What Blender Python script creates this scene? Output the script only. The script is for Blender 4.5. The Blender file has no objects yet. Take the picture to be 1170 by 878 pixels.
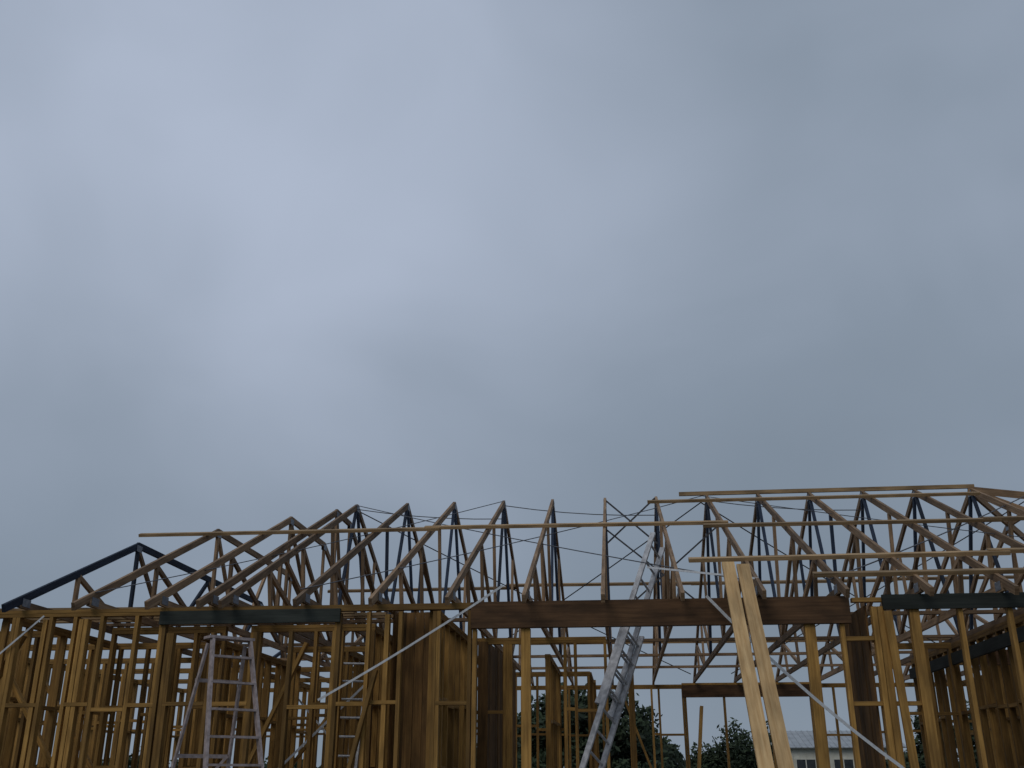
import bpy, bmesh, math, random
from mathutils import Vector, Matrix, noise
R = random.Random(7)
sc = bpy.context.scene
sc.view_settings.view_transform = 'Standard'
sc.view_settings.look = 'None'
sc.view_settings.exposure = 0

# ------------------------------------------------------------ materials
def nt(mat):
    mat.use_nodes = True
    t = mat.node_tree
    return t, t.nodes, t.links, t.nodes['Principled BSDF']

def wood(name, dark, light, rough=0.75, stain=0.55):
    m = bpy.data.materials.new(name)
    t, N, L, B = nt(m)
    uv = N.new('ShaderNodeUVMap'); uv.uv_map = 'UVMap'
    mp = N.new('ShaderNodeMapping'); mp.inputs['Scale'].default_value = (1.6, 38, 1)
    L.new(uv.outputs[0], mp.inputs[0])
    n = N.new('ShaderNodeTexNoise'); n.inputs['Scale'].default_value = 1.0
    n.inputs['Detail'].default_value = 6; n.inputs['Roughness'].default_value = .65
    L.new(mp.outputs[0], n.inputs['Vector'])
    cr = N.new('ShaderNodeValToRGB')
    cr.color_ramp.elements[0].position = .32; cr.color_ramp.elements[0].color = (*dark, 1)
    cr.color_ramp.elements[1].position = .68; cr.color_ramp.elements[1].color = (*light, 1)
    L.new(n.outputs['Fac'], cr.inputs[0])
    mp2 = N.new('ShaderNodeMapping'); mp2.inputs['Scale'].default_value = (2.2, 7, 1)
    L.new(uv.outputs[0], mp2.inputs[0])
    n2 = N.new('ShaderNodeTexNoise'); n2.inputs['Scale'].default_value = 1.0
    n2.inputs['Detail'].default_value = 4
    L.new(mp2.outputs[0], n2.inputs['Vector'])
    mr = N.new('ShaderNodeMapRange'); mr.inputs[1].default_value = .35; mr.inputs[2].default_value = .6
    mr.inputs[3].default_value = stain; mr.inputs[4].default_value = 1.0
    L.new(n2.outputs['Fac'], mr.inputs[0])
    at = N.new('ShaderNodeAttribute'); at.attribute_name = 'tone'
    mul = N.new('ShaderNodeMath'); mul.operation = 'MULTIPLY'
    L.new(mr.outputs[0], mul.inputs[0]); L.new(at.outputs['Fac'], mul.inputs[1])
    vm = N.new('ShaderNodeVectorMath'); vm.operation = 'SCALE'
    L.new(cr.outputs[0], vm.inputs[0]); L.new(mul.outputs[0], vm.inputs['Scale'])
    L.new(vm.outputs[0], B.inputs['Base Color'])
    B.inputs['Roughness'].default_value = rough
    B.inputs['Specular IOR Level'].default_value = .3
    bp = N.new('ShaderNodeBump'); bp.inputs['Strength'].default_value = .3; bp.inputs['Distance'].default_value = .003
    L.new(n.outputs['Fac'], bp.inputs['Height']); L.new(bp.outputs[0], B.inputs['Normal'])
    return m

def plain(name, c1, c2, scale=8, rough=.6, metal=0.0, bump=0.2):
    m = bpy.data.materials.new(name)
    t, N, L, B = nt(m)
    tc = N.new('ShaderNodeTexCoord')
    n = N.new('ShaderNodeTexNoise'); n.inputs['Scale'].default_value = scale; n.inputs['Detail'].default_value = 6
    L.new(tc.outputs['Object'], n.inputs['Vector'])
    cr = N.new('ShaderNodeValToRGB')
    cr.color_ramp.elements[0].position = .35; cr.color_ramp.elements[0].color = (*c1, 1)
    cr.color_ramp.elements[1].position = .65; cr.color_ramp.elements[1].color = (*c2, 1)
    L.new(n.outputs['Fac'], cr.inputs[0]); L.new(cr.outputs[0], B.inputs['Base Color'])
    B.inputs['Roughness'].default_value = rough; B.inputs['Metallic'].default_value = metal
    if bump:
        bp = N.new('ShaderNodeBump'); bp.inputs['Strength'].default_value = bump; bp.inputs['Distance'].default_value = .02
        L.new(n.outputs['Fac'], bp.inputs['Height']); L.new(bp.outputs[0], B.inputs['Normal'])
    return m

M = {
 'stud':  wood('treated_stud_timber', (.27,.140,.034), (.53,.300,.085), stain=.62),
 'truss': wood('truss_timber', (.22,.130,.072), (.48,.315,.185), stain=.6),
 'blue':  wood('blue_stained_timber', (.016,.026,.050), (.04,.060,.105), stain=.7),
 'green': wood('green_lintel_timber', (.022,.028,.024), (.046,.052,.046), stain=.6),
 'beam':  wood('brown_lintel_timber', (.11,.055,.024), (.23,.12,.056)),
 'board': wood('board_panel_timber', (.13,.064,.018), (.27,.142,.045)),
 'plank': wood('fresh_plank_timber', (.52,.31,.13), (.76,.52,.26), stain=.7),
 'batten':wood('batten_timber', (.31,.19,.09), (.56,.385,.21)),
 'strap': plain('galvanised_strap', (.50,.52,.55), (.66,.68,.71), 30, .45, .1, 0),
 'wire':  plain('dark_strap', (.03,.03,.035), (.08,.08,.09), 20, .5, .2, 0),
 'alu':   plain('worn_aluminium', (.34,.34,.36), (.58,.58,.60), 14, .45, .2, .1),
 'pink':  plain('paint_spattered_ladder', (.28,.225,.215), (.46,.38,.37), 18, .6, 0, .1),
 'conc':  plain('concrete', (.26,.25,.24), (.36,.35,.33), 3, .85),
 'plate': plain('nail_plate', (.16,.18,.22), (.28,.30,.34), 30, .5, .4, 0),
 'wrap':  plain('building_wrap', (.42,.38,.37), (.55,.50,.48), 5, .6, 0, .5),
}

# ------------------------------------------------------------ mesh builder
class Grp:
    def __init__(s): s.v=[]; s.f=[]; s.uv=[]; s.t=[]
GR = {}
def g(name): return GR.setdefault(name, Grp())

def beam(gn, p0, p1, w, h, up=(0,0,1), tone=None, jit=.0015):
    G = g(gn)
    p0=Vector(p0); p1=Vector(p1); up=Vector(up)
    d=p1-p0; ln=d.length
    if ln < 1e-4: return
    d/=ln
    if abs(d.dot(up.normalized()))>.98: up=Vector((0,1,0)) if abs(d.y)<.9 else Vector((1,0,0))
    s=d.cross(up).normalized(); u=s.cross(d).normalized()
    w=w+R.uniform(-jit,jit); h=h+R.uniform(-jit,jit)
    o=s*R.uniform(-jit,jit)*1.5+u*R.uniform(-jit,jit)
    b=len(G.v)
    for p in (p0+o,p1+o):
        for a,c in ((-1,-1),(1,-1),(1,1),(-1,1)):
            G.v.append(p+s*(a*w/2)+u*(c*h/2))
    if tone is None: tone=R.uniform(.55,1.25)
    ou=R.uniform(0,50); ov=R.uniform(0,50)
    per=[0,w,w+h,2*w+h,2*w+2*h]
    for i in range(4):
        j=(i+1)%4
        G.f.append((b+i,b+j,b+4+j,b+4+i))
        G.uv.append(((ou,ov+per[i]),(ou,ov+per[i+1]),(ou+ln,ov+per[i+1]),(ou+ln,ov+per[i])))
        G.t.append(tone)
    for q in ((b+3,b+2,b+1,b),(b+4,b+5,b+6,b+7)):
        G.f.append(q); G.uv.append(((ou,ov),(ou+.02,ov),(ou+.02,ov+h),(ou,ov+h))); G.t.append(tone*.8)

def flush(gn, obname, mat, parent=None):
    G=GR.pop(gn)
    me=bpy.data.meshes.new(obname)
    me.from_pydata([tuple(v) for v in G.v],[],G.f)
    uvl=me.uv_layers.new(name='UVMap')
    k=0
    for fi,f in enumerate(G.f):
        for c in G.uv[fi]:
            uvl.data[k].uv=c; k+=1
    at=me.attributes.new('tone','FLOAT','FACE')
    at.data.foreach_set('value',G.t)
    bm=bmesh.new(); bm.from_mesh(me); bmesh.ops.recalc_face_normals(bm,faces=bm.faces[:]); bm.to_mesh(me); bm.free()
    me.materials.append(M[mat] if isinstance(mat,str) else mat)
    ob=bpy.data.objects.new(obname,me); sc.collection.objects.link(ob)
    if parent: ob.parent=parent
    return ob

def empty(name):
    e=bpy.data.objects.new(name,None); sc.collection.objects.link(e); return e

# ------------------------------------------------------------ house frame
house=empty('timber_house_frame')
YF,YB=11.8,24.2
YM=(YF+YB)/2
ZT=2.99; P=.45
FL=.30
def zr(y):
    return ZT+P*(min(y-YF, YB-y))
SP=.92; X0=-7.52
def tx(i): return X0+SP*i
W=.045
def truss(i,xo=0.0,kk=None):
    x=tx(i)+xo
    half=YM-YF
    k=99
    if i>15: k=half-.92*(i-15)
    if i<3: k=3.3+.92*i
    if kk: k=kk
    full = k>=half-.15
    if full: k=half
    c='tr_wood'; web='tr_blue'
    lean=R.uniform(-.03,.03)
    def B(y0,z0,y1,z1,h=.09,gname=c,tone=None):
        xa=x+lean*(z0-3)/2.8; xb=x+lean*(z1-3)/2.8
        beam(gname,(xa,y0,z0),(xb,y1,z1),W,h,up=(0,0,1) if abs(y1-y0)>.05 else (0,1,0),tone=tone)
    topg = 'tr_blue' if i in (0,) else c
    off=.05
    tn=R.uniform(.6,1.15)
    B(YF+R.uniform(-.04,.04),zr(YF)-off,YF+k,zr(YF+k)-off,.10,topg,tn)
    B(YB,zr(YB)-off,YB-k,zr(YB-k)-off,.10,topg,tn)
    if not full: B(YF+k-.03,zr(YF+k)-off,YB-k+.03,zr(YF+k)-off,.10,topg,tn)
    zb=3.045
    B(YF+.32,zb,YB-.32,zb,.09)
    sp=YB-YF
    if full:
        bot=[YF+sp*t for t in (.15,.27,.40,.6,.73,.85)]
        T=[YF+k*t for t in (.27,.50,.75)]
        pairs=[(T[0],bot[0]),(T[0],bot[1]),(T[1],bot[1]),(T[1],bot[2]),(T[2],bot[2]),(YM-.05,bot[2])]
        for a,b in pairs:
            gg= web if a==YM-.05 or (i%4==0 and a==T[2]) else c
            for m in (0,1):
                aa=a if m==0 else YB-(a-YF); bb=b if m==0 else YB-(b-YF)
                B(aa,zr(a)-.1,bb,zb+.04,.07,gg)
    else:
        h0=YF+k; h1=YB-k
        for a,b in ((YF+k*.5,YF+k*.5),(YF+k*.5,h0-.1),(h0,h0)):
            for m in (0,1):
                aa=a if m==0 else YB-(a-YF); bb=b if m==0 else YB-(b-YF)
                B(aa,zr(a)-.1,bb,zb+.04,.07,c if i else R.choice([c,web]))
        n=max(1,int((h1-h0)/1.3))
        for q in range(n):
            ya=h0+(h1-h0)*q/n; yb=h0+(h1-h0)*(q+1)/n
            if q%2: B(ya,zb+.04,yb,zr(h0)-.1,.07,web if i==0 else c)
            else:   B(ya,zr(h0)-.1,yb,zb+.04,.07,c)
    for yy,zz in ((YF+.45,3.07),(YF+k,zr(YF+k)-.1),(YB-k,zr(YF+k)-.1)):
        for s in (-1,1):
            xx=x+lean*(zz-3)/2.8
            beam('np',(xx+s*(W/2+.0045),yy-.09,zz),(xx+s*(W/2+.0045),yy+.09,zz),.0025,.10,jit=.0002)
for i in range(0,20): truss(i)
truss(2,.66,5.72)

def batten(x0,x1,y,h=.05,w=.09,dy=0.0,lift=.03,gn='bat'):
    n=max(1,round((x1-x0)/4.2)); 
    for q in range(n):
        a=x0+(x1-x0)*q/n; b=x0+(x1-x0)*(q+1)/n+(.25 if q<n-1 else 0)
        ya=y+dy*q/n+R.uniform(-.04,.04); yb=y+dy*(q+1)/n+R.uniform(-.04,.04)
        l=lift+.004*(q%2)
        beam(gn,(a,ya,zr(ya)+l+.012*(q%2)),(b,yb,zr(yb)+l),w,h,up=(0,-P,1))
batten(-7.75,1.75,15.55,dy=-.15)
batten(1.35,9.5,15.25,dy=-.1)
batten(.95,8.5,13.15,dy=.12)
batten(2.35,8.0,12.32,dy=.05)
batten(.6,6.2,17.3)
beam('bat',(1.2,YM,zr(YM)+.03),(tx(15)+.1,YM,zr(YM)+.03),.045,.07)
batten(-6.0,9.0,20.6)
batten(-2.0,9.0,22.6)
xr=tx(15)
beam('tr_wood',(xr,YM,zr(YM)-.04),(xr+6.1,YM,ZT),.045,.12)
beam('tr_wood',(xr,YM,zr(YM)-.03),(xr+6.1,YF,ZT-.02),.045,.12)
beam('tr_wood',(xr,YM,zr(YM)-.03),(xr+6.1,YB,ZT-.02),.045,.12)
for y in (14.6,17.2,19.4,21.6):
    beam('tr_wood',(-8.0,y,3.12),(10,y,3.12),.09,.045)
def strap(p0,p1,gn='wire',w=.018,sag=0,n=1,up=(0,0,1)):
    p0=Vector(p0);p1=Vector(p1)
    pts=[]
    for q in range(n+1):
        t=q/n; p=p0.lerp(p1,t); p.z-=sag*4*t*(1-t); pts.append(p)
    for a,b in zip(pts,pts[1:]): beam(gn,a,b,w,.008 if gn=='wire' else .006,jit=.0003,up=up)
def rp(x,y,l=.0): return (x,y,zr(y)+l+.006)
for a,b in (((-4.8,17.9),(1.6,12.2)),((1.6,17.9),(-3.9,12.2)),((1.6,17.9),(8,12.2)),((7.5,17.9),(2.5,12.2)),((-6.6,12.2),(-2.0,17.9))):
    strap(rp(*a),rp(*b),sag=.05,n=6,up=(0,-P,1),w=.022)
for a,b in (((-4.8,18.2),(1.6,23.8)),((1.6,18.2),(-3.9,23.8)),((1.6,18.2),(8,23.8)),((7.5,18.2),(2.5,23.8))):
    strap(rp(*a),rp(*b),sag=.05,n=6,up=(0,P,1),w=.022)
a,b=tx(8),tx(9)
for y in (17.95,):
    strap((a,y,zr(y)-.02),(b,y,4.9),w=.03,up=(0,1,0)); strap((b,y,zr(y)-.02),(a,y,4.9),w=.03,up=(0,1,0))
strap((a,16.0,4.75),(b+.9,16.0,3.2),w=.025,up=(0,1,0)); strap((b+.9,16.0,4.75),(a,16.0,3.2),w=.025,up=(0,1,0))
for a,b in ((3,6),(6,9),(10,13)):
    strap((tx(a),YM,zr(YM)-.1),(tx(b),YM,zr(YM)-.35),w=.014,sag=.06,n=5,up=(0,1,0))
U=(0,1,0)
strap((1.05,12.08,2.99),(3.02,12.06,1.10),'gal',.034,sag=.09,n=9,up=U)
strap((3.02,12.06,1.10),(3.5,12.06,.55),'gal',.034,n=1,up=U)
strap((-1.35,12.0,3.14),(-3.55,12.08,1.85),'gal',.026,sag=.03,n=6,up=U)
strap((-3.5,16.02,2.8),(-5.8,16.02,.6),'gal',.035,up=U)
strap((-7.2,12.2,2.9),(-8.3,12.2,1.9),'gal',.022,up=U)
strap((-6.4,19.1,2.8),(-4.5,19.1,.8),'gal',.035,up=U)
strap((0.4,12.9,3.5),(1.7,12.3,3.22),'gal',.025,up=U)

def wall(p0,p1,sp=.6,z0=FL,z1=2.95,skip=(),nogs=(1.1,1.9),tone=1,plate=True,gn='st'):
    p0=Vector((*p0,0));p1=Vector((*p1,0)); d=p1-p0; L=d.length; d/=L
    n=max(1,round(L/sp)); nrm=Vector((-d.y,d.x,0))
    def inskip(t): return any(a<t<b for a,b in skip)
    ts=sorted([L*q/n+R.uniform(-.07,.07)*(0<q<n) for q in range(n+1)]+[a for s in skip for a in s])
    for t in ts:
        if inskip(t): continue
        p=p0+d*t; q=d*R.uniform(-.01,.01)
        beam(gn,(p.x,p.y,z0+.045),(p.x+q.x,p.y+q.y,z1-.09),.045,.088,up=nrm,tone=R.uniform(.45,1.2)*tone)
        if R.random()<.16:
            p=p+d*.05
            beam(gn,(p.x,p.y,z0+.045),(p.x+q.x,p.y+q.y,z1-.09),.045,.086,up=nrm,tone=R.uniform(.5,1.2)*tone)
    if plate:
        a=p0-d*.02;b=p1+d*.02
        beam(gn,(a.x,a.y,z1-.068),(b.x,b.y,z1-.068),.09,.043,tone=.7*tone)
        beam(gn,(a.x,a.y,z1-.0225),(b.x,b.y,z1-.0225),.092,.043,tone=.75*tone)
        beam(gn,(a.x,a.y,z0+.0225),(b.x,b.y,z0+.0225),.09,.043,tone=tone)
    for zz in nogs:
        for a,b in zip(ts,ts[1:]):
            if inskip((a+b)/2) or b-a<.08 or R.random()<.12: continue
            o=R.uniform(-.04,.04)
            pa=p0+d*(a+.022);pb=p0+d*(b-.022)
            beam(gn,(pa.x,pa.y,zz+o),(pb.x,pb.y,zz+o),.088,.045,tone=R.uniform(.55,1.1)*tone)
YW=12.28
wall((-10.3,YW),(-5.62,YW),sp=.40,nogs=(1.05,1.8),z1=2.98)
wall((-5.55,YW),(-3.45,YW),sp=.6,z1=2.76,nogs=(1.8,),plate=False)
beam('st',(-5.65,YW,2.945),(-1.75,YW,2.945),.09,.075,tone=.5)  # front left top plate, its shadow put into the darker tone
beam('gr',(-5.68,YW-.06,2.855),(-3.38,YW-.06,2.855),.045,.16)
wall((-3.4,YW),(-1.78,YW),sp=.42,nogs=(1.8,),plate=False,z1=2.98)
for x in (-8.0,-7.2,-6.72,-6.66,-5.66,-3.42,-2.8):
    beam('st',(x,YW+.01,FL),(x,YW+.01,2.86),.055,.095,up=(0,1,0),tone=1.15)
beam('lb',(-1.76,YW-.05,2.825),(2.70,YW-.05,2.825),.09,.31)
beam('st',(-1.74,YW+.06,2.965),(2.7,YW+.06,2.965),.09,.04,tone=.8)
for x,w in ((-1.10,.11),(2.23,.12),(2.60,.05)):
    beam('st',(x,YW,FL),(x,YW,2.665),w,.095,up=(0,1,0),tone=1.2)
beam('st',(-1.72,YW,FL),(-1.72,YW,2.665),.05,.09,up=(0,1,0),tone=1.0)
for x,w in ((2.98,.06),(3.06,.08),(3.43,.11),(3.95,.05),(4.5,.05),(5.1,.05),(5.8,.09)):
    beam('st',(x,YW,FL),(x,YW,2.86),w,.09,up=(0,1,0),tone=R.uniform(.85,1.15))
beam('st',(3.12,YW-.08,2.8),(3.22,YW-.07,.35),.09,.045,up=(0,1,0),tone=1.0)
beam('gr',(3.08,YW-.06,2.905),(7.5,YW-.06,2.905),.05,.17)
beam('st',(2.75,YW+.03,2.945),(12,YW+.03,2.945),.09,.05)
beam('st',(2.6,YW+.02,1.78),(3.45,YW+.02,1.78),.09,.045)
beam('st',(2.6,YW+.02,2.5),(3.0,YW+.02,2.5),.09,.045)

def panel(p0,p1,z0,z1,bw=.14,gn='bd'):
    p0=Vector((*p0,0));p1=Vector((*p1,0)); d=p1-p0;L=d.length;d/=L
    n=max(1,round(L/bw)); w=L/n; nrm=Vector((-d.y,d.x,0))
    for q in range(n):
        p=p0+d*(w*(q+.5))+nrm*R.uniform(-.006,.006)
        beam(gn,(p.x,p.y,z0),(p.x,p.y,z1+R.uniform(-.02,.01)),w-.006,.02,up=nrm,tone=R.uniform(.5,1.25))
panel((-2.74,YW+.3),(-2.28,YW+.3),FL,2.92,.115)
panel((-2.74,YW+.1),(-2.74,15.2),FL,2.92)
panel((-2.66,15.3),(-1.95,15.3),FL,2.9)
panel((-1.95,15.3),(-1.85,18.5),FL,2.9,.2)
panel((2.92,YW+.1),(2.92,13.7),FL,2.9,.2)
wall((-2.25,YW+.1),(-2.25,15.2),sp=.5)
wall((-2.7,15.36),(-.2,15.36),sp=.5,skip=((1.1,1.9),))
wall((-10.3,YW),(-10.3,23.8),sp=.5)
wall((-10.3,15.4),(-6.0,15.4),sp=.42)
wall((-10.2,13.9),(-7.9,13.9),sp=.4)
wall((-7.0,13.7),(-5.4,13.7),sp=.38,tone=.85)
wall((-6.0,14.2),(-6.0,19.0),sp=.40)
wall((-5.2,16.1),(-2.9,16.1),sp=.42,skip=((.9,1.7),))
wall((-10.3,17.4),(-6.05,17.4),sp=.42,skip=((2.2,3.0),))
wall((-10.3,19.2),(-3.2,19.2),sp=.42,skip=((3.0,3.9),))
wall((-4.4,16.2),(-4.4,23.8),sp=.45)
wall((-10.3,21.4),(-4.5,21.4),sp=.45)
wall((-4.3,18.0),(-2.2,18.0),sp=.42)
wall((-3.0,20.6),(-.6,20.6),sp=.5)
wall((-7.8,YW+.1),(-7.8,15.3),sp=.45)
wall((-5.0,13.7),(-3.3,13.7),sp=.42,skip=((.1,.9),))
wall((-3.35,13.7),(-3.35,16.0),sp=.42)
wall((-7.0,19.3),(-7.0,23.7),sp=.5)
wall((-.6,20.7),(-.6,23.7),sp=.5)
wall((-1.2,17.5),(-1.2,20.5),sp=.5)
wall((-10.3,23.8),(1.40,23.8),sp=.5,skip=((9.9,11.0),))
wall((4.2,23.8),(12.3,23.8),sp=.5,skip=((4.4,6.0),))
beam('lb',(1.38,23.78,2.80),(4.22,23.78,2.80),.09,.26)
beam('st',(1.38,23.8,2.955),(4.22,23.8,2.955),.09,.045)
for x in (2.3,3.3): beam('st',(x,23.8,FL),(x,23.8,2.67),.05,.09,up=(0,1,0),tone=.8)
wall((5.2,13.6),(5.2,19.0),sp=.38,tone=.7)
wall((5.2,19.05),(9.5,19.05),sp=.45,tone=.75)
wall((4.3,16.6),(5.1,16.6),sp=.4,tone=.8)
wall((6.6,YW+.1),(6.6,18.9),sp=.4,tone=.65)
wall((7.4,19.1),(7.4,23.7),sp=.5)
wall((5.3,14.4),(9.0,14.4),sp=.36,tone=.7)
beam('gr',(5.12,12.4,2.70),(5.12,19,2.70),.06,.17)
beam('lb',(5.3,16.4,2.7),(9.0,16.4,2.7),.09,.22)
wall((12.3,YW),(12.3,23.8),sp=.6)
wall((0.2,18.3),(0.2,20.5),sp=.6)
wall((-3.2,19.3),(-3.2,20.5),sp=.6)
for a,b in (((-7.9,12.6,2.4),(-6.5,12.6,.4)),((-9.2,15.5,2.7),(-7.4,15.5,.4)),((-5.0,19.1,2.6),(-6.6,19.1,.4)),((-4.3,18,2.8),(-4.3,21,.4)),
            ((-.5,21,2.8),(-.5,23,.4)),((6.5,13,2.8),(6.5,15,.4)),((-3.3,12.2,.5),(-2.9,12.2,2.2)),((0.9,23.7,.4),(0.1,23.7,2.6)),((-8.7,12.5,.5),(-7.6,12.5,2.7)),
            ((.9,14.2,.35),(1.1,14.6,1.9)),((-5.2,13.6,.4),(-4.2,13.6,2.7))):
    beam('st',a,b,.045,.09,up=(0,1,0))
for q in range(5):
    beam('bat',(-9.5+q*.2,13.3+q*.35,3.16+.01*q),(-4.5+q*.4,13.5+q*.3,3.16+.01*q),.09,.045,tone=.7)
G=g('wr'); nx,nz=14,8
for a in range(nx+1):
    for c in range(nz+1):
        G.v.append(Vector((5.35+a*.9/nx,14.33+.03*math.sin(a*1.7)+.02*math.sin(c*2+a),1.55+c*.85/nz-.05*math.sin(a*.5))))
for a in range(nx):
    for c in range(nz):
        q=a*(nz+1)+c; G.f.append((q,q+nz+1,q+nz+2,q+1)); G.uv.append(((0,0),)*4); G.t.append(1)
flush('wr','building_wrap_sheet','wrap',house)

flush('tr_wood','roof_trusses','truss',house)
flush('tr_blue','blue_truss_members','blue',house)
flush('np','nail_plates','plate',house)
flush('bat','roof_battens','batten',house)
flush('wire','roof_bracing_straps','wire',house)
flush('gal','galvanised_straps','strap',house)
flush('st','stud_walls','stud',house)
flush('gr','green_lintels','green',house)
flush('lb','brown_lintels','beam',house)
flush('bd','board_panels','board',house)
beam('slab',(-10.45,18.05,.15),(12.45,18.05,.15),11.9,.30,jit=0)
flush('slab','floor_slab','conc',house)

# ------------------------------------------------------------ leaning planks
for k,(xt,xb) in enumerate(((1.31,1.27),(1.48,1.45))):
    beam('pk',(xt,11.93,3.34-.03*k),(xb,8.95,.03),.145,.045,up=(0,-.7,.7),tone=1.0-.12*k)
    flush('pk','timber_plank','plank')

# ------------------------------------------------------------ ladders
def cyl(gn,a,b,r,n=8):
    G=g(gn); a=Vector(a);b=Vector(b); d=(b-a).normalized()
    up=Vector((0,0,1)) if abs(d.z)<.9 else Vector((1,0,0))
    s=d.cross(up).normalized();u=s.cross(d); base=len(G.v)
    for p in (a,b):
        for k in range(n):
            t=2*math.pi*k/n; G.v.append(p+s*math.cos(t)*r+u*math.sin(t)*r)
    for k in range(n):
        j=(k+1)%n; G.f.append((base+k,base+j,base+n+j,base+n+k)); G.uv.append(((0,0),)*4); G.t.append(1)
def ladder(gn,base,top,side,w,rungs=.28,sw=.028,sh=.075):
    base=Vector(base);top=Vector(top);side=Vector(side).normalized()
    d=(top-base); L=d.length; d/=L
    side=(side-d*side.dot(d)).normalized(); fn=side.cross(d)
    for s in (-1,1):
        o=side*(s*w/2); beam(gn,base+o,top+o,sw,sh,up=fn,tone=1,jit=0)
        beam(gn,base+o-d*.03,base+o+d*.05,sw+.02,sh+.02,up=fn,tone=1,jit=0)
    k=.2
    while k<L-.1:
        c=base+d*k; cyl(gn,c-side*w/2,c+side*w/2,.016); k+=rungs
base=Vector((-.66,12.95,FL)); top=Vector((.66,14.3,4.08))
d=(top-base)
side=Vector((.55,1,0))
ladder('xl',base,base+d*.68,side,.42)
off=side.normalized().cross(d.normalized())*.085
if off.z<0: off=-off
ladder('xl',base+d*.40+off,top+off+d*.02,side,.36)
flush('xl','extension_ladder','alu')
ladder('sl',(-3.98,14.75,FL),(-4.02,15.55,2.75),(1,.1,0),.40,sw=.035)
flush('sl','straight_ladder','alu')
def stepladder(c,rot,h,gn):
    cx,cy=c; m=Matrix.Rotation(rot,3,'Z')
    def T(x,y,z):
        v=m@Vector((x,y,0)); return Vector((cx+v.x,cy+v.y,z))
    fw0,fw1=.38,.22; sp=.76
    for s in (-1,1):
        beam(gn,T(s*fw0,-sp,.0),T(s*fw1,-.06,h),.028,.07,up=m@Vector((0,1,0)),tone=1)
        beam(gn,T(s*(fw0+.02),sp,.0),T(s*fw1,.06,h-.05),.025,.05,up=m@Vector((0,1,0)),tone=1)
        beam(gn,T(s*(fw0-.08),-sp*.55,h*.42),T(s*(fw0-.08),sp*.55,h*.42),.02,.02,tone=1)
    n=int(h/.28)
    for k in range(1,n+1):
        t=k*.28/h
        if t>.97: break
        w=fw0+(fw1-fw0)*t; y=-sp+(sp-.06)*t
        beam(gn,T(-w,y,h*t),T(w,y,h*t),.08,.024,tone=1)
    for t in (.15,.5,.82):
        w=fw0+.02+(fw1-fw0)*t; y=sp-(sp-.06)*t
        beam(gn,T(-w,y,h*t),T(w,y,h*t),.02,.04,tone=1)
    w=fw0+.02+(fw1-fw0)*.15; 
    beam(gn,T(-w,sp*.87,h*.15),T(fw1+.05,sp*.5,h*.5),.015,.03,tone=1)
    beam(gn,T(-fw1-.04,0,h+.01),T(fw1+.04,0,h+.01),.20,.03,tone=1)
stepladder((-4.34,11.15),math.radians(44),2.44,'stp')
flush('stp','step_ladder','pink')

# ------------------------------------------------------------ ground
gm=bpy.data.materials.new('muddy_grass'); t,N,L,B=nt(gm)
tc=N.new('ShaderNodeTexCoord')
n1=N.new('ShaderNodeTexNoise'); n1.inputs['Scale'].default_value=.25; n1.inputs['Detail'].default_value=8
n2=N.new('ShaderNodeTexNoise'); n2.inputs['Scale'].default_value=12; n2.inputs['Detail'].default_value=5
L.new(tc.outputs['Object'],n1.inputs['Vector']);L.new(tc.outputs['Object'],n2.inputs['Vector'])
r1=N.new('ShaderNodeValToRGB'); r1.color_ramp.elements[0].position=.42;r1.color_ramp.elements[0].color=(.035,.06,.018,1)
r1.color_ramp.elements[1].position=.58;r1.color_ramp.elements[1].color=(.10,.075,.05,1)
L.new(n1.outputs['Fac'],r1.inputs[0])
mx=N.new('ShaderNodeMixRGB');mx.blend_type='MULTIPLY';mx.inputs[0].default_value=.6
L.new(r1.outputs[0],mx.inputs[1]);L.new(n2.outputs['Fac'],mx.inputs[2]);L.new(mx.outputs[0],B.inputs['Base Color'])
B.inputs['Roughness'].default_value=.95
bp=N.new('ShaderNodeBump');bp.inputs['Distance'].default_value=.06;L.new(n2.outputs['Fac'],bp.inputs['Height']);L.new(bp.outputs[0],B.inputs['Normal'])
bpy.ops.mesh.primitive_grid_add(x_subdivisions=40,y_subdivisions=40,size=1600,location=(0,0,0))
gr=bpy.context.object; gr.name='ground'; gr.data.materials.append(gm)

# ------------------------------------------------------------ vegetation
leafm=bpy.data.materials.new('foliage'); t,N,L,B=nt(leafm)
at=N.new('ShaderNodeAttribute');at.attribute_name='tone'
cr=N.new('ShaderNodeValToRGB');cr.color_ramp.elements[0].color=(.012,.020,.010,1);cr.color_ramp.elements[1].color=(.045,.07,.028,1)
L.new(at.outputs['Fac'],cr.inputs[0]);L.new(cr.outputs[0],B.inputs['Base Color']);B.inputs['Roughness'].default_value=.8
M['leaf']=leafm
M['bark']=plain('bark',(.05,.035,.025),(.12,.09,.07),6,.9)
def leaves(gn,c,r,n,size):
    G=g(gn); c=Vector(c)
    for _ in range(n):
        v=Vector((R.gauss(0,1),R.gauss(0,1),R.gauss(0,1))).normalized()
        rr=R.random()**.4
        bump=.75+.5*noise.noise(v*1.8+c)
        p=c+Vector((v.x*r[0],v.y*r[1],v.z*r[2]))*rr*bump
        if p.z<.02: p.z=R.uniform(.02,.3)
        a=Vector((R.gauss(0,1),R.gauss(0,1),R.gauss(0,1))).normalized(); b=a.orthogonal().normalized()
        s=size*R.uniform(.6,1.3); q=len(G.v)
        G.v+= [p-a*s,p+b*s*.5,p+a*s,p-b*s*.5]
        G.f.append((q,q+1,q+2,q+3)); G.uv.append(((0,0),)*4)
        G.t.append(max(0,min(1,.35+.35*v.z*rr+R.uniform(-.2,.25))))
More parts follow.
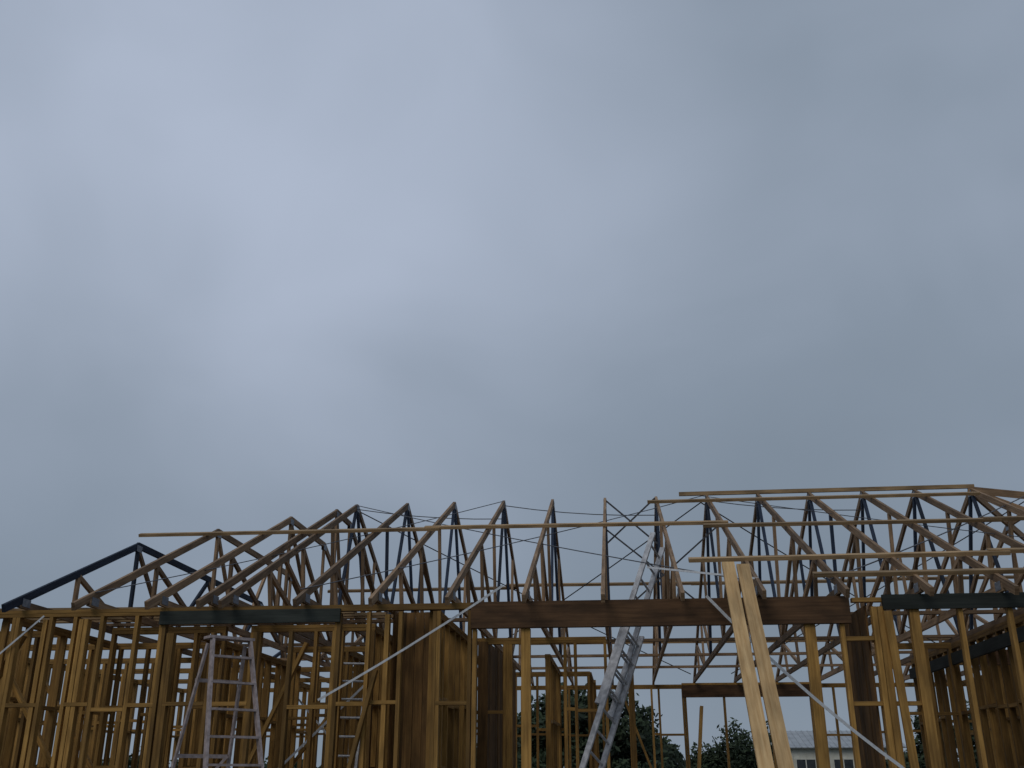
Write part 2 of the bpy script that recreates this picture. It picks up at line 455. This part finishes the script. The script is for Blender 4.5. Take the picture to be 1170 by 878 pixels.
def tree(name,x,y,h,cr_,n,size):
    e=empty(name)
    segs=[(0,0,0,h*.035),(h*.01,0,h*.3,h*.026),(-h*.02,.0,h*.6,h*.015),(0,0,h*.85,h*.006)]
    for a,b in zip(segs,segs[1:]): cyl('bk',(x+a[0],y+a[1],a[2]),(x+b[0],y+b[1],b[2]),(a[3]+b[3])/2)
    for _ in range(9):
        z=R.uniform(.12,.65)*h; an=R.uniform(0,6.28); l=cr_*R.uniform(.5,.95)
        e1=(x+math.cos(an)*l,y+math.sin(an)*l,z+l*.4); cyl('bk',(x,y,z),e1,h*.008)
        leaves('lf',e1,(cr_*.5,cr_*.5,cr_*.42),n//16,size)
    for _ in range(7):
        leaves('lf',(x+R.uniform(-.3,.3)*cr_,y+R.uniform(-.3,.3)*cr_,h*R.uniform(.3,.85)),(cr_*.6,cr_*.6,h*.2),n//16,size)
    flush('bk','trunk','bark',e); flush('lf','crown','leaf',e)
for x,y,h,c in ((-4.6,50,4.8,2.0),(-2.6,52,5.4,2.4),(-.6,50,5.2,2.3),(1.2,53,3.4,1.7),(17.6,64,4.8,2.1),(21.5,66,5.5,2.4)):
    tree('broadleaf_tree',x,y,h,c,4600,.16)
for x in range(-7,4):
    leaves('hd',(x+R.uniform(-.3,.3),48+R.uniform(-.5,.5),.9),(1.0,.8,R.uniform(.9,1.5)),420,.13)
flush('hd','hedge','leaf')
for (x,y,sx,h) in ((4.9,42,1.4,1.9),(3.2,43,1.1,1.4)):
    for k in range(6):
        leaves('b',(x+R.uniform(-.6,.6)*sx,y+R.uniform(-.5,.5),h*R.uniform(.5,1.1)),(sx*.6,sx*.5,h*.7),650,.10)
    for k in range(14):
        an=R.uniform(0,6.28); beam('b',(x,y,0),(x+math.cos(an)*sx,y+math.sin(an)*.5,h*R.uniform(1.0,1.5)),.03,.03,tone=.1)
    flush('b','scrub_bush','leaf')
x=-150
while x<170:
    y=150+R.uniform(-12,12); hh=R.uniform(2.6,5.0)
    leaves('far',(x,y,hh*.45),(R.uniform(3,6),2.5,hh*.65),300,.5); x+=R.uniform(2.5,5)
flush('far','distant_trees','leaf')

# ------------------------------------------------------------ farm shed
shed=empty('farm_shed')
M['shedw']=plain('shed_cladding',(.55,.54,.47),(.66,.65,.57),2,.7)
M['shedr']=plain('shed_roof_iron',(.32,.34,.36),(.42,.44,.46),2,.5,.1)
M['glass']=plain('dark_window',(.02,.025,.03),(.04,.045,.05),3,.2,0,0)
sx0,sx1,sy0,sy1=9.6,16.6,66,73; ez=2.7; rz=3.75
me=bpy.data.meshes.new('walls'); ym=(sy0+sy1)/2
v=[(sx0,sy0,0),(sx1,sy0,0),(sx1,sy1,0),(sx0,sy1,0),(sx0,sy0,ez),(sx1,sy0,ez),(sx1,sy1,ez),(sx0,sy1,ez),(sx0,ym,rz-.05),(sx1,ym,rz-.05)]
me.from_pydata(v,[],[(0,1,5,4),(2,3,7,6),(1,2,6,9,5),(3,0,4,8,7)]); me.materials.append(M['shedw'])
o=bpy.data.objects.new('walls',me); sc.collection.objects.link(o); o.parent=shed
for s,(ya) in ((1,sy0-.35),(-1,sy1+.35)):
    beam('r',((sx0+sx1)/2,ya,ez-.04),((sx0+sx1)/2,ym,rz),sx1-sx0+.6,.05,jit=0)
    q=sx0-.25
    while q<sx1+.25:
        beam('r',(q,ya,ez),(q,ym,rz+.04),.05,.04,jit=0); q+=.35
flush('r','roof','shedr',shed)
q=sx0+.2
while q<sx1: beam('rb',(q,sy0-.02,0),(q,sy0-.02,ez),.04,.04,up=(0,1,0),jit=0,tone=1); q+=.4
flush('rb','cladding_ribs','shedw',shed)
wx=(10.4,12.6,14.8)
for q in wx: beam('w',(q,sy0-.03,1.6),(q+1.1,sy0-.03,1.6),.06,.8,jit=0)
flush('w','windows','glass',shed)
for q in wx:
    for zz in (1.17,2.03): beam('wf',(q-.05,sy0-.05,zz),(q+1.15,sy0-.05,zz),.08,.06,jit=0)
    for xx in (q-.03,q+.55,q+1.13): beam('wf',(xx,sy0-.055,1.2),(xx,sy0-.055,2.0),.06,.06,up=(0,1,0),jit=0)
flush('wf','window_frames','shedw',shed)

# ------------------------------------------------------------ world
w=bpy.data.worlds.new('World'); sc.world=w; w.use_nodes=True
T=w.node_tree; N=T.nodes; L=T.links; N.clear()
out=N.new('ShaderNodeOutputWorld'); tc=N.new('ShaderNodeTexCoord')
sky=N.new('ShaderNodeTexSky'); sky.sky_type='NISHITA'; sky.sun_disc=False
sky.sun_elevation=math.radians(42); sky.sun_rotation=math.radians(205)
b1=N.new('ShaderNodeBackground'); b1.inputs[1].default_value=.05; L.new(sky.outputs[0],b1.inputs[0])
def noi(scale,detail,sc3,dist=0.0,loc=(0,0,0),rough=.45):
    mp=N.new('ShaderNodeMapping'); mp.inputs['Scale'].default_value=sc3; mp.inputs['Location'].default_value=loc
    L.new(tc.outputs['Generated'],mp.inputs[0])
    n=N.new('ShaderNodeTexNoise'); n.inputs['Scale'].default_value=scale; n.inputs['Detail'].default_value=detail
    n.inputs['Roughness'].default_value=rough; n.inputs['Distortion'].default_value=dist
    L.new(mp.outputs[0],n.inputs['Vector']); return n.outputs['Fac']
def math_(op,a,b=None,c=None):
    m=N.new('ShaderNodeMath'); m.operation=op
    for k,vv in enumerate((a,b,c)):
        if vv is None: continue
        if isinstance(vv,(int,float)): m.inputs[k].default_value=vv
        else: L.new(vv,m.inputs[k])
    return m.outputs[0]
def thin(d,lo):
    dp=N.new('ShaderNodeVectorMath'); dp.operation='DOT_PRODUCT'; L.new(tc.outputs['Generated'],dp.inputs[0])
    dp.inputs[1].default_value=Vector(d).normalized()
    m=N.new('ShaderNodeMapRange'); m.interpolation_type='SMOOTHSTEP'
    m.inputs[1].default_value=lo; m.inputs[2].default_value=1.0; L.new(dp.outputs['Value'],m.inputs[0]); return m.outputs[0]
big=noi(2.0,2,(1,1,1.2),.4,(.7,.4,.2)); small=noi(4.2,4,(1,1,1.2),.5,rough=.42)
sep=N.new('ShaderNodeSeparateXYZ'); L.new(tc.outputs['Generated'],sep.inputs[0])
low=N.new('ShaderNodeMapRange'); low.interpolation_type='SMOOTHSTEP'; low.inputs[1].default_value=.12; low.inputs[2].default_value=.5; L.new(sep.outputs['Z'],low.inputs[0])
val=math_('MULTIPLY_ADD',big,.55,-.275)
val=math_('ADD',val,math_('MULTIPLY_ADD',small,.30,-.15))
val=math_('ADD',val,math_('MULTIPLY',thin((-.40,.80,.46),.84),.26))      # thinner cloud
val=math_('ADD',val,math_('MULTIPLY',thin((-.176,.813,.632),.93),.14))
val=math_('ADD',val,math_('MULTIPLY',low.outputs[0],.20))
val=math_('ADD',val,.33)
cr=N.new('ShaderNodeValToRGB'); e=cr.color_ramp.elements
e[0].position=0; e[0].color=(.120,.158,.192,1)
e[1].position=1; e[1].color=(.43,.49,.61,1)
m_=cr.color_ramp.elements.new(.5); m_.color=(.232,.282,.352,1)
L.new(val,cr.inputs[0])
b2=N.new('ShaderNodeBackground'); b2.inputs[1].default_value=1.06; L.new(cr.outputs[0],b2.inputs[0])
mxs=N.new('ShaderNodeMixShader'); mxs.inputs[0].default_value=.96
L.new(b1.outputs[0],mxs.inputs[1]);L.new(b2.outputs[0],mxs.inputs[2]);L.new(mxs.outputs[0],out.inputs[0])

s=bpy.data.lights.new('sun','SUN'); s.energy=.65; s.angle=math.radians(30); s.color=(1,.95,.87)
so=bpy.data.objects.new('sun',s); sc.collection.objects.link(so)
el,az=math.radians(42),math.radians(205)
dirv=Vector((math.sin(az)*math.cos(el),math.cos(az)*math.cos(el),math.sin(el)))
so.rotation_euler=dirv.to_track_quat('Z','Y').to_euler()

cam=bpy.data.cameras.new('camera'); cam.sensor_width=36; cam.lens=35.3; cam.clip_end=3000
co=bpy.data.objects.new('camera',cam); sc.collection.objects.link(co)
co.location=(0,0,1.0); co.rotation_euler=(math.radians(111.4),0,math.radians(5.9))
sc.camera=co
